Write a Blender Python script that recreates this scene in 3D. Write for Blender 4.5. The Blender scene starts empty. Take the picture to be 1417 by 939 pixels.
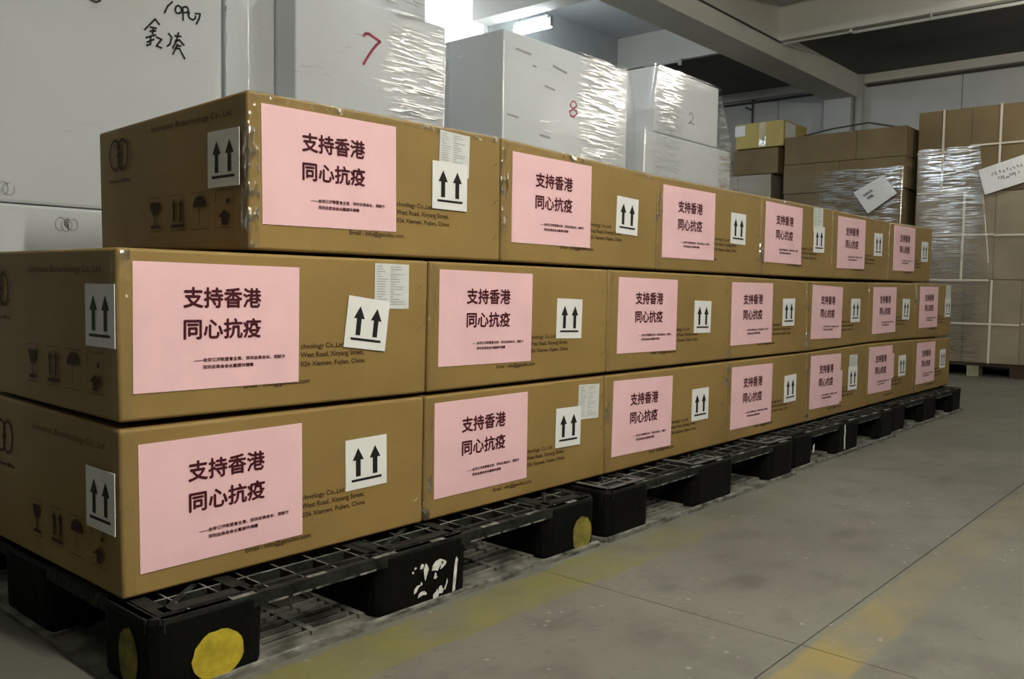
import bpy, bmesh, math, random
from mathutils import Vector, Matrix, noise
random.seed(7)
C = bpy.context.scene.collection
S = 0.7            # metres per carton length; all layout numbers are in carton lengths
Z0 = 0.2           # height of the pallet decks in carton lengths (floor at -0.2)
def P(x, y, z): return Vector((x*S, y*S, (z+Z0)*S))

# ------------------------------------------------------------------ camera
cam = bpy.data.cameras.new('camera'); camo = bpy.data.objects.new('camera', cam); C.objects.link(camo)
cam.sensor_fit = 'HORIZONTAL'; cam.sensor_width = 36.0; cam.lens = 1209.45/1417*36.0
cam.clip_start = 0.02; cam.clip_end = 200
R_ = Vector((0.6585355, -0.75239488, 0.0152623)); U_ = Vector((0.0346681, 0.05059012, 0.99811761)); F_ = Vector((0.7517507, 0.65676676, -0.05939949))
m = Matrix((R_, U_, -F_)).transposed().to_4x4(); m.translation = P(-0.9241, -2.0364, 0.7614)
camo.matrix_world = m
bpy.context.scene.camera = camo
# ------------------------------------------------------------------ world + exposure
w = bpy.data.worlds.new('world'); bpy.context.scene.world = w; w.use_nodes = True
w.node_tree.nodes['Background'].inputs[0].default_value = (0.55, 0.62, 0.75, 1); w.node_tree.nodes['Background'].inputs[1].default_value = 0.05
vs = bpy.context.scene.view_settings
vs.view_transform = 'Standard'; vs.look = 'None'; vs.gamma = 1.0; vs.exposure = 2.16; vs.use_curve_mapping = False
WARM = (1.0, 0.93, 0.78); COOL = (0.86, 0.95, 1.0); NEUT = (.97, .98, .95)
# tube lamps: x, y, z (carton lengths), half length, strength, colour, label, hanger
LAMPS = [
 (0.40, -2.7, 2.95, .95, 106, WARM, .019, 'long fluorescent tube hanging over the aisle behind the photographer'),
 (3.4, -.55, 3.9, .85, 23, NEUT, .019, 'added unseen fluorescent tube above the second pallet, lighting the white stack fronts'),  # added lamp out of view, brightens the fronts of the white stacks
 (6.8, -3.2, 3.6, .85, 15, WARM, .010, 'thin tube lamp hanging over the aisle beside the far end of the carton rows'),
 (10.6, -3.4, 3.6, .85, 30, WARM, .010, 'thin tube lamp hanging over the aisle by the strapped brown stack'),
 (9.1, -1.0, 3.6, .85, 34, WARM, .009, 'thin tube lamp hanging in front of the strapped brown stack'),
 (7.30, 4.89, 3.90, .27, 15, COOL, .040, 'glowing fluorescent tube hanging on a wire behind the white stacks'),
 (1.6, 3.6, 3.7, .85, 26, COOL, .010, 'fluorescent tube hanging above the white stacks near the back wall'),
]

# ------------------------------------------------------------------ helpers
class MB:
    def __init__(s): s.v = []; s.f = []; s.m = []
    def add(s, vs_, fs, mi=0):
        o = len(s.v); s.v += [Vector(a) for a in vs_]; s.f += [tuple(o+i for i in f) for f in fs]; s.m += [mi]*len(fs)
    def hexa(s, c, mi=0):   # c: 8 points, bottom 0-3 ccw, top 4-7
        s.add(c, [(0,3,2,1),(4,5,6,7),(0,1,5,4),(1,2,6,5),(2,3,7,6),(3,0,4,7)], mi)
    def box(s, x0, x1, y0, y1, z0, z1, mi=0):
        s.hexa([P(x0,y0,z0),P(x1,y0,z0),P(x1,y1,z0),P(x0,y1,z0),P(x0,y0,z1),P(x1,y0,z1),P(x1,y1,z1),P(x0,y1,z1)], mi)
    def mbox(s, x0, x1, y0, y1, z0, z1, mi=0):   # metres, local
        s.hexa([(x0,y0,z0),(x1,y0,z0),(x1,y1,z0),(x0,y1,z0),(x0,y0,z1),(x1,y0,z1),(x1,y1,z1),(x0,y1,z1)], mi)
    def tube(s, pts, r, n=8, mi=0):
        pts = [Vector(p) for p in pts]; rings = []
        for i, p in enumerate(pts):
            d = (pts[min(i+1,len(pts)-1)]-pts[max(i-1,0)]).normalized()
            a = d.cross(Vector((0,0,1)));
            if a.length < .01: a = d.cross(Vector((0,1,0)))
            a.normalize(); b = d.cross(a)
            rings.append([p+(a*math.cos(2*math.pi*k/n)+b*math.sin(2*math.pi*k/n))*r for k in range(n)])
        vs_ = [q for rg in rings for q in rg]; fs = []
        for i in range(len(pts)-1):
            for k in range(n): fs.append((i*n+k, i*n+(k+1)%n, (i+1)*n+(k+1)%n, (i+1)*n+k))
        fs.append(tuple(range(n-1,-1,-1))); fs.append(tuple(range((len(pts)-1)*n, len(pts)*n)))
        s.add(vs_, fs, mi)
    def build(s, name, mats, parent=None, bevel=0, smooth=False, local=False):
        o = mesh_obj(name, s.mesh(name, mats, parent, bevel, local), parent)
        if smooth:
            for p in o.data.polygons: p.use_smooth = True
        return o
    def mesh(s, name, mats, parent=None, bevel=0, local=False):
        me = bpy.data.meshes.new(name)
        off = Vector((0,0,0)) if (parent is None or local) else worldloc(parent)
        me.from_pydata([v-off for v in s.v], [], s.f)
        if not isinstance(mats, (list, tuple)): mats = [mats]
        for m_ in mats: me.materials.append(m_)
        for p, mi in zip(me.polygons, s.m): p.material_index = mi
        if bevel:
            bm = bmesh.new(); bm.from_mesh(me)
            bmesh.ops.bevel(bm, geom=list(bm.edges), offset=bevel, segments=2, affect='EDGES', profile=0.6)
            bm.to_mesh(me); bm.free()
        me.update()
        return me
def worldloc(o):
    v = Vector((0,0,0))
    while o: v += o.location; o = o.parent
    return v
def mesh_obj(name, me, parent=None):
    o = bpy.data.objects.new(name, me); C.objects.link(o)
    if parent: o.parent = parent
    return o
def thing(name, label, cat, loc=(0,0,0), group=None):
    o = bpy.data.objects.new(name, None); C.objects.link(o); o.location = loc; o.empty_display_size = .1
    return tag(o, label, cat, group)
def tag(o, label, cat, group=None):
    o['label'] = label; o['category'] = cat
    if group: o['group'] = group
    return o
def struct(o): o['kind'] = 'structure'; return o

def clean_xz(me):       # font mesh XY -> XZ, facing -y
    for v in me.vertices: v.co = Vector((v.co.x, -v.co.z, v.co.y))
def text_mesh(body, mat, x0, x1, z0, z1, offset=0.0, rows=1, align='LEFT', space=1.0, bold=0.0):
    cu = bpy.data.curves.new('lettering', 'FONT'); cu.body = body; cu.size = 1; cu.offset = offset
    cu.align_x = align; cu.space_line = space; cu.resolution_u = 3
    ob = bpy.data.objects.new('lettering', cu); C.objects.link(ob)
    bpy.context.view_layer.update()
    me = bpy.data.meshes.new_from_object(ob.evaluated_get(bpy.context.evaluated_depsgraph_get()))
    bpy.data.objects.remove(ob); me.name = 'lettering'
    xs = [v.co.x for v in me.vertices]; ys = [v.co.y for v in me.vertices]
    ax, bx, ay, by = min(xs), max(xs), min(ys), max(ys)
    for v in me.vertices:
        v.co = Vector((x0+(v.co.x-ax)/(bx-ax)*(x1-x0), 0, z0+(v.co.y-ay)/(by-ay)*(z1-z0)))
    me.materials.clear(); me.materials.append(mat)
    if bold:
        bm = bmesh.new()
        for k, (dx, dz) in enumerate(((0,0),(bold,0),(-bold,0),(0,bold),(0,-bold))):
            n0 = len(bm.verts); bm.from_mesh(me); bm.verts.ensure_lookup_table()
            for v in bm.verts[n0:]: v.co += Vector((dx, -.00003*k, dz))
        bm.to_mesh(me); bm.free()
    return me
def join_meshes(lst, name, mat):
    bm = bmesh.new()
    for me in lst: bm.from_mesh(me)
    out = bpy.data.meshes.new(name); bm.to_mesh(out); bm.free(); out.materials.append(mat)
    return out
def poly_mesh(polys, mat, name='printing', y=0.0):   # polys: lists of (x,z) in local metres
    me = bpy.data.meshes.new(name); v = []; f = []
    for p in polys:
        f.append(tuple(range(len(v), len(v)+len(p)))); v += [(a, y, b) for a, b in p]
    me.from_pydata(v, [], f); me.materials.append(mat); me.update(); return me
def ribbon(pts, wd):   # polyline -> quads with round-ish joints
    out = []
    for (a, b), (c, d) in zip(pts[:-1], pts[1:]):
        dx, dz = c-a, d-b; L = math.hypot(dx, dz) or 1e-6; nx, nz = -dz/L*wd/2, dx/L*wd/2; ex, ez = dx/L*wd/4, dz/L*wd/4
        out.append([(a-ex+nx, b-ez+nz), (a-ex-nx, b-ez-nz), (c+ex-nx, d+ez-nz), (c+ex+nx, d+ez+nz)])
    return out
def rectp(x0, x1, z0, z1): return [(x0,z0),(x1,z0),(x1,z1),(x0,z1)]

# ------------------------------------------------------------------ materials
def mat(name, col, rough=.8, noise_amt=0.0, nscale=8, bump=0.0, bscale=60, spec=.3, emit=None, metallic=0, col2=None, stretch=(1,1,1), coat=0):
    m_ = bpy.data.materials.new(name); m_.use_nodes = True; nt = m_.node_tree; b = nt.nodes['Principled BSDF']
    b.inputs['Base Color'].default_value = (*col, 1); b.inputs['Roughness'].default_value = rough
    b.inputs['Specular IOR Level'].default_value = spec; b.inputs['Metallic'].default_value = metallic
    if coat: b.inputs['Coat Weight'].default_value = coat; b.inputs['Coat Roughness'].default_value = .15
    if emit: b.inputs['Emission Color'].default_value = (*emit[0], 1); b.inputs['Emission Strength'].default_value = emit[1]
    if noise_amt or bump:
        g = nt.nodes.new('ShaderNodeNewGeometry'); mp = nt.nodes.new('ShaderNodeMapping'); mp.inputs['Scale'].default_value = stretch
        nt.links.new(g.outputs['Position'], mp.inputs[0])
    if noise_amt:
        n = nt.nodes.new('ShaderNodeTexNoise'); n.inputs['Scale'].default_value = nscale; n.inputs['Detail'].default_value = 6
        nt.links.new(mp.outputs[0], n.inputs['Vector'])
        r = nt.nodes.new('ShaderNodeMapRange'); r.inputs[1].default_value = .3; r.inputs[2].default_value = .7
        nt.links.new(n.outputs[0], r.inputs[0])
        mx = nt.nodes.new('ShaderNodeMix'); mx.data_type = 'RGBA'
        c2 = col2 or tuple(c*(1-noise_amt) for c in col)
        mx.inputs['A'].default_value = (*c2, 1); mx.inputs['B'].default_value = (*[min(1, c*(1+(0 if col2 else noise_amt*.5))) for c in col], 1)
        nt.links.new(r.outputs[0], mx.inputs['Factor']); nt.links.new(mx.outputs['Result'], b.inputs['Base Color'])
    if bump:
        n2 = nt.nodes.new('ShaderNodeTexNoise'); n2.inputs['Scale'].default_value = bscale; n2.inputs['Detail'].default_value = 3
        nt.links.new(mp.outputs[0], n2.inputs['Vector'])
        bp = nt.nodes.new('ShaderNodeBump'); bp.inputs['Strength'].default_value = bump; bp.inputs['Distance'].default_value = .01
        nt.links.new(n2.outputs[0], bp.inputs['Height']); nt.links.new(bp.outputs[0], b.inputs['Normal'])
    return m_
def film_mat(name, base, extra, rough, scale, bump, band=None):
    """clear stretch film: transparent with a weak sharp gloss; wrinkles run along the wrap"""
    m_ = bpy.data.materials.new(name); m_.use_nodes = True; nt = m_.node_tree; N = nt.nodes; L = nt.links
    N.remove(N['Principled BSDF']); out = N['Material Output']
    tr = N.new('ShaderNodeBsdfTransparent'); tr.inputs[0].default_value = (.98,.985,.985,1)
    gl = N.new('ShaderNodeBsdfGlossy'); gl.inputs['Roughness'].default_value = rough; gl.inputs[0].default_value = (1,1,1,1)
    mx = N.new('ShaderNodeMixShader'); L.new(tr.outputs[0], mx.inputs[1]); L.new(gl.outputs[0], mx.inputs[2])
    g = N.new('ShaderNodeNewGeometry'); mp = N.new('ShaderNodeMapping'); mp.inputs['Scale'].default_value = scale; mp.inputs['Rotation'].default_value = (0, .06, 0)
    L.new(g.outputs['Position'], mp.inputs[0])
    n = N.new('ShaderNodeTexNoise'); n.inputs['Scale'].default_value = 1; n.inputs['Detail'].default_value = 2; L.new(mp.outputs[0], n.inputs['Vector'])
    def MR(src, a, b_, c=0.0, d=1.0):
        r = N.new('ShaderNodeMapRange'); r.inputs[1].default_value = a; r.inputs[2].default_value = b_; r.inputs[3].default_value = c; r.inputs[4].default_value = d; L.new(src, r.inputs[0]); return r.outputs[0]
    def MT(op, a, b_):
        x = N.new('ShaderNodeMath'); x.operation = op
        for k, q_ in enumerate((a, b_)):
            if isinstance(q_, (int, float)): x.inputs[k].default_value = q_
            else: L.new(q_, x.inputs[k])
        return x.outputs[0]
    n4 = N.new('ShaderNodeTexNoise'); n4.inputs['Scale'].default_value = 3.0; n4.inputs['Detail'].default_value = 3; L.new(g.outputs['Position'], n4.inputs['Vector'])
    streak = MR(n.outputs[0], .48, .57)
    if band:      # bunched wrap zone; gloss is raised there to paint in the lamp glints
        sp_ = N.new('ShaderNodeSeparateXYZ'); L.new(g.outputs['Position'], sp_.inputs[0]); zone = None
        for (ax, lo, hi, soft) in band:
            e = MT('ADD', sp_.outputs[ax], MT('MULTIPLY', MT('SUBTRACT', n4.outputs[0], .5), soft*2.5))
            zz_ = MT('MULTIPLY', MR(e, lo-soft, lo+soft), MR(e, hi+soft, hi-soft)); zone = zz_ if zone is None else MT('MAXIMUM', zone, zz_)
        fac = MT('ADD', MT('MULTIPLY', MT('MULTIPLY', zone, streak), extra), base)
        dist = MT('MULTIPLY_ADD', zone, .0006); dist.node.inputs[2].default_value = .0007
    else:
        fac = MT('ADD', MT('MULTIPLY', MT('MULTIPLY', MR(n4.outputs[0], .5, .62), streak), extra), base); dist = None
    fac = MT('ADD', fac, MT('MULTIPLY', MT('MULTIPLY', MR(n.outputs[0], .66, .70), MR(n4.outputs[0], .50, .60)), .45))   # a few loose shiny creases
    L.new(fac, mx.inputs[0])
    bp = N.new('ShaderNodeBump'); bp.inputs['Strength'].default_value = bump; bp.inputs['Distance'].default_value = .02
    if dist is not None: L.new(dist, bp.inputs['Distance'])
    L.new(n.outputs[0], bp.inputs['Height']); L.new(bp.outputs[0], gl.inputs['Normal'])
    L.new(mx.outputs[0], out.inputs[0])
    return m_
M = {}
M['kraft'] = mat('kraft_board', (.285,.190,.062), .62, .16, 3.5, .10, 30, .35)
M['kraft_far'] = mat('brown_board', (.20,.148,.075), .7, .2, 3, .1, 20, .3)
M['kraft_far2'] = mat('pale_brown_board', (.30,.255,.18), .7, .2, 3, .1, 20, .3)
M['yellowbox'] = mat('yellow_board', (.50,.40,.12), .6, .15, 5, .1, 20, .4)
M['white'] = mat('white_board', (.68,.72,.75), .55, .07, 2.2, .12, 6, .35)
M['pink'] = mat('pink_paper', (.86,.57,.615), .75, .05, 12, .03, 50, .2)
M['paper'] = mat('white_paper', (.80,.82,.83), .6, .04, 12, .03, 50, .3)
M['greypaper'] = mat('packing_list_paper', (.66,.70,.70), .5, .08, 40, .06, 60, .4)
M['ink'] = mat('black_ink', (.012,.012,.013), .6)
M['redink'] = mat('dark_red_ink', (.06,.004,.012), .6)
M['brownink'] = mat('brown_ink', (.040,.016,.005), .7)
M['greyink'] = mat('grey_ink', (.25,.26,.27), .7)
M['marker'] = mat('black_marker', (.02,.02,.022), .5)
M['redmarker'] = mat('red_marker', (.42,.05,.10), .5)
M['faintink'] = mat('faint_ink', (.36,.37,.38), .6)
M['tape'] = film_mat('clear_tape', .05, .60, .20, (34, 34, 20), .9)
SC = (9, 9, 135)
M['film1'] = film_mat('film_left_load', .02, .5, .10, SC, .9, [(0, -1.5, -.9, .05)])
M['film2'] = film_mat('film_load_seven', .02, .62, .10, SC, .9, [(0, 1.50, 1.74, .05)])
M['film3'] = film_mat('film_load_eight', .02, .55, .10, SC, .9, [(0, 2.66, 2.95, .07)])
M['film4'] = film_mat('film_load_two', .03, .70, .10, SC, .9, [(0, 3.30, 3.52, .06), (0, 3.97, 4.3, .02)])
M['film_far'] = film_mat('film_brown_load', .05, .55, .14, (9, 7, 120), .9, [(1, .42, .88, .06)])
M['film_far2'] = film_mat('film_middle_load', .05, .65, .14, (9, 7, 120), .9, [(1, 1.02, 1.70, .10)])
M['edge_glint'] = mat('film_edge_glint', (.80,.83,.85), .25, spec=.6)
M['strap'] = mat('white_strap', (.66,.62,.52), .5)
M['plastic'] = mat('black_plastic', (.004,.0042,.004), .6, .0, 8, .25, 60, .08, col2=None)
M['worn'] = mat('worn_black_plastic', (.026,.028,.026), .6, .9, 22, .4, 70, .15, col2=(.005,.0055,.005))
M['dusty'] = mat('dusty_plastic', (.24,.24,.205), .8, .9, 13, .4, 70, .2, col2=(.035,.036,.032))
M['edge'] = mat('scuffed_edge', (.30,.30,.27), .7, .9, 30, .3, 70, .2, col2=(.012,.013,.012))
M['rim'] = mat('scuffed_rim', (.15,.155,.15), .7, .7, 30, .3, 70, .2, col2=(.05,.052,.05))
M['yellowpaint'] = mat('yellow_paint', (.46,.37,.03), .6, .35, 30, .2, 60, .3)
M['oldyellow'] = mat('faded_yellow_paint', (.21,.18,.035), .7, .5, 30, .2, 60, .3)
M['whitepaint'] = mat('white_stencil_paint', (.72,.73,.72), .6, .3, 60, .2, 60, .3)
M['wall'] = mat('painted_wall', (.54,.565,.57), .85, .14, 1.6, .05, 8, .2)
M['beam'] = mat('painted_beam', (.62,.61,.56), .85, .10, 1.3, .05, 8, .2)
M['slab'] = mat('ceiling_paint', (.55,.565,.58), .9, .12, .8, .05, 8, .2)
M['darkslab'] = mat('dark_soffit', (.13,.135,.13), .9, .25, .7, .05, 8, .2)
M['pipe'] = mat('conduit_white', (.52,.53,.50), .5)
M['darkpipe'] = mat('conduit_dark', (.06,.06,.06), .6)
M['greymetal'] = mat('lamp_housing', (.45,.47,.48), .4)
M['wood'] = mat('dark_wood', (.055,.038,.022), .8, .3, 10, .2, 40)
M['greenwood'] = mat('pale_block', (.30,.31,.20), .8, .3, 10, .2, 40)
M['steel'] = mat('staple_steel', (.12,.09,.05), .4, metallic=.5)
M['glow'] = mat('daylight_glass', (.9,.95,1), .3, emit=((.93,.98,1.0), .34))
M['frame'] = mat('window_frame', (.5,.52,.53), .5)

# concrete floor
fm = bpy.data.materials.new('concrete'); fm.use_nodes = True; nt = fm.node_tree; N = nt.nodes; L = nt.links; b = N['Principled BSDF']
b.inputs['Roughness'].default_value = .62; b.inputs['Specular IOR Level'].default_value = .35
g = N.new('ShaderNodeNewGeometry'); sp = N.new('ShaderNodeSeparateXYZ'); L.new(g.outputs['Position'], sp.inputs[0])
def nz(scale, detail=5, stretch=None, rough=.5):
    n = N.new('ShaderNodeTexNoise'); n.inputs['Scale'].default_value = scale; n.inputs['Detail'].default_value = detail; n.inputs['Roughness'].default_value = rough
    if stretch:
        mp = N.new('ShaderNodeMapping'); mp.inputs['Scale'].default_value = stretch; L.new(g.outputs['Position'], mp.inputs[0]); L.new(mp.outputs[0], n.inputs['Vector'])
    else: L.new(g.outputs['Position'], n.inputs['Vector'])
    return n.outputs[0]
def mr(src, a, b_, c=0, d=1):
    r = N.new('ShaderNodeMapRange'); r.inputs[1].default_value = a; r.inputs[2].default_value = b_; r.inputs[3].default_value = c; r.inputs[4].default_value = d
    r.clamp = True; L.new(src, r.inputs[0]); return r.outputs[0]
def mth(op, a, b_):
    n = N.new('ShaderNodeMath'); n.operation = op
    for i, q in enumerate((a, b_)):
        if isinstance(q, (int, float)): n.inputs[i].default_value = q
        else: L.new(q, n.inputs[i])
    return n.outputs[0]
def mixc(fac, A_, B_):
    x = N.new('ShaderNodeMix'); x.data_type = 'RGBA'; L.new(fac, x.inputs['Factor'])
    for k, q in (('A', A_), ('B', B_)):
        if isinstance(q, tuple): x.inputs[k].default_value = (*q, 1)
        else: L.new(q, x.inputs[k])
    return x.outputs['Result']
c = mixc(mr(nz(1.3), .3, .7), (.105,.105,.085), (.155,.155,.130))
c = mixc(mr(nz(7), .50, .72, 0, .7), c, (.085,.082,.07))
c = mixc(mr(nz(3.1, 4, (1,2.2,1)), .60, .72, 0, .5), c, (.065,.06,.052))
c = mixc(mr(nz(38, 3), .62, .72, 0, .55), c, (.075,.072,.063))
vo = N.new('ShaderNodeTexVoronoi'); vo.inputs['Scale'].default_value = 26; L.new(g.outputs['Position'], vo.inputs['Vector'])
spk = mth('MULTIPLY', mr(vo.outputs['Distance'], .16, .10), mr(nz(5), .5, .62))
c = mixc(mth('MULTIPLY', spk, .6), c, (.36,.355,.32))
def band(y0, y1, fade):      # painted line between two y values (metres), edges soft and worn
    e = mth('ADD', sp.outputs['Y'], mth('MULTIPLY', mth('SUBTRACT', nz(9), .5), .035))
    return mth('MULTIPLY', mth('MULTIPLY', mr(e, y0, y0+.012), mr(e, y1, y1-.012)), fade)
wear = mr(nz(6, 6), .35, .62, .25, 1)
f1 = mth('MULTIPLY', band(-.90, -.783, wear), mr(sp.outputs['X'], .95, 1.55, .80, .26))
c = mixc(f1, c, (.235,.185,.052))
f2 = mth('MULTIPLY', band(-.285, -.135, wear), mr(sp.outputs['X'], 1.1, 1.7, .85, .10))
c = mixc(f2, c, (.165,.155,.038))
L.new(c, b.inputs['Base Color'])
bp = N.new('ShaderNodeBump'); bp.inputs['Strength'].default_value = .35; bp.inputs['Distance'].default_value = .006; L.new(nz(45, 6), bp.inputs['Height']); L.new(bp.outputs[0], b.inputs['Normal'])
M['floor'] = fm

# ------------------------------------------------------------------ room shell
XA, XB, YA, YB, ZT = -7.0, 13.0, -6.5, 5.5, 4.45
q = MB(); q.box(XA, XB, YA, YB, -.30, -.216); floor = struct(q.build('floor', M['darkslab']))
xs = [XA, -2.9, 1.36, 5.62, 9.88, XB]; ys = [YA, -5.37, -1.105, 3.16, YB]
for i in range(len(xs)-1):
    for j in range(len(ys)-1):
        q = MB(); q.box(xs[i]+.002, xs[i+1]-.002, ys[j]+.002, ys[j+1]-.002, -.216, -.2)
        o = q.build('concrete_slab', M['floor'], floor)
q = MB(); q.box(XA, XB, YA, YB, ZT, ZT+.15); struct(q.build('ceiling', M['slab']))
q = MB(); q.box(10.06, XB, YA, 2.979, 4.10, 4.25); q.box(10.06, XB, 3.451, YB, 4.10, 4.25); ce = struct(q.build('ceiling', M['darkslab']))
q = MB(); q.box(XA-.15, XA, YA, YB, -.2, ZT); struct(q.build('wall_left', M['darkslab']))
q = MB(); q.box(XA, XB, YA-.15, YA, -.2, ZT); struct(q.build('wall_front', M['darkslab']))
q = MB(); q.box(XB+.04, XB+.19, YA, YB, -.2, ZT); wr = struct(q.build('wall_right', M['wall']))
yy = [YA, -4.0, -1.2, 1.55, 4.35, YB]
for a, c_ in zip(yy[:-1], yy[1:]):
    q = MB(); q.box(XB, XB+.04, a+.006, c_-.006, -.2, 3.97); q.build('wall_panel', M['wall'], wr)
# back wall with the daylit window
q = MB()
q.box(XA, 5.2, YB, YB+.15, -.2, ZT); q.box(7.2, XB, YB, YB+.15, -.2, ZT); q.box(5.2, 7.2, YB, YB+.15, -.2, 2.6); q.box(5.2, 7.2, YB, YB+.15, 4.40, ZT)
struct(q.build('wall_back', M['wall']))
q = MB(); q.box(5.2, 7.2, YB+.08, YB+.10, 2.6, 4.40); win = struct(q.build('window_1', M['glow']))
q = MB(); q.box(5.2, 5.25, YB+.02, YB+.11, 2.6, 4.4); q.box(7.17, 7.2, YB+.02, YB+.11, 2.6, 4.4); q.box(5.25, 7.17, YB+.02, YB+.11, 2.6, 2.66); q.box(5.25, 7.17, YB+.02, YB+.11, 4.35, 4.4)
q.build('window_frame', M['frame'], win)
# beams
q = MB(); q.box(XA, XB, 2.98, 3.45, 3.76, ZT); struct(q.build('trim_1', M['beam'], bevel=.006))
for n_, (bx, wd) in enumerate([(-4.6,.3), (-1.7,.3), (1.2,.3), (4.1,.3), (6.88,.27), (9.98,.08)]):
    q = MB(); q.box(bx, bx+wd, YA, 2.98, 4.10, ZT); q.box(bx-.03, bx+wd, YA, 2.98, 3.985, 4.10); q.box(bx, bx+wd, 3.45, YB, 3.985, ZT)
    struct(q.build('trim_%d' % (n_+2), M['beam']))
q = MB(); q.box(12.85, XB, YA, 2.98, 3.97, 4.10); q.box(12.85, XB, 3.45, YB, 3.97, 4.10); struct(q.build('trim_8', M['beam']))
q = MB(); q.box(12.72, XB-.001, 3.05, 3.47, -.2, 3.76); struct(q.build('trim_9', M['wall']))
q = MB(); q.tube([P(12.85,2.965,-.2), P(12.85,2.965,4.1)], .045, 12); tag(q.build('drain_pipe', M['pipe'], smooth=True), 'grey vertical drain pipe beside the far wall pillar under the beam', 'pipe')
# conduits
q = MB(); q.tube([P(6.0,2.965,3.99), P(10.0,2.965,3.975)], .008, 6); tag(q.build('beam_conduit', M['darkpipe']), 'thin dark conduit along the side of the long ceiling beam', 'conduit')
q = MB(); q.tube([P(10.0,2.92,3.955), P(10.02,2.05,3.955)], .010, 6); q.tube([P(9.95,2.05,3.97), P(9.95,2.05,3.93)], .012, 6); q.tube([P(10.0,2.04,3.94), P(10.02,-.5,3.94)], .014, 6)
q.tube([P(9.95,1.13,4.0), P(9.95,1.13,3.92)], .008, 6)
tag(q.build('ceiling_conduit', M['pipe']), 'white conduit running under the cross beam above the strapped brown stack', 'conduit')
q = MB(); q.tube([P(9.95,5.0,3.96), P(9.95,4.42,3.96)], .014, 6); q.tube([P(9.95,4.42,3.99), P(9.95,4.42,3.90)], .02, 6)
tag(q.build('short_conduit', M['pipe']), 'short white conduit end under the pale beam face above the white stack marked 2', 'conduit')
q = MB(); q.tube([P(12.96,5.45,3.93), P(12.96,3.5,3.93)], .014, 6); q.tube([P(12.95,4.78,4.0), P(12.95,4.78,3.3)], .010, 6); q.tube([P(12.93,4.9,3.86), P(12.93,4.78,3.80)], .010, 6)
tag(q.build('wall_cable', M['darkpipe']), 'dark cable along the far wall with a drop above the yellow carton', 'cable')
q = MB(); q.tube([P(12.96,2.9,3.945), P(12.96,-4,3.945)], .012, 6)
tag(q.build('wall_cable', M['darkpipe']), 'dark cable under the far edge beam right of the wall pillar', 'cable')

# ------------------------------------------------------------------ tube lamps
for (lx, ly, lz, hl, st, colr, tr_, lab) in LAMPS:
    t = thing('tube_lamp', lab, 'lamp', P(lx, ly, lz))
    q = MB(); q.box(lx-.05, lx+.05, ly-hl, ly+hl, lz+.05, lz+.09); q.box(lx-.03, lx+.03, ly-hl-.02, ly-hl, lz-.04, lz+.07); q.box(lx-.03, lx+.03, ly+hl, ly+hl+.02, lz-.04, lz+.07)
    q.build('housing', M['greymetal'], t)
    em = mat('tube_glow', (1,1,1), .5, emit=(colr, st))
    q = MB(); q.tube([P(lx, ly-hl+.01, lz), P(lx, ly+hl-.01, lz)], tr_, 10); q.build('glass_tube', em, t, smooth=True)
    for dy in (-hl+.06, hl-.06):
        q = MB(); q.tube([P(lx, ly+dy, lz+.09), P(lx, ly+dy, ZT)], .003, 5); q.build('hanging_wire', M['darkpipe'], t)

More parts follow.
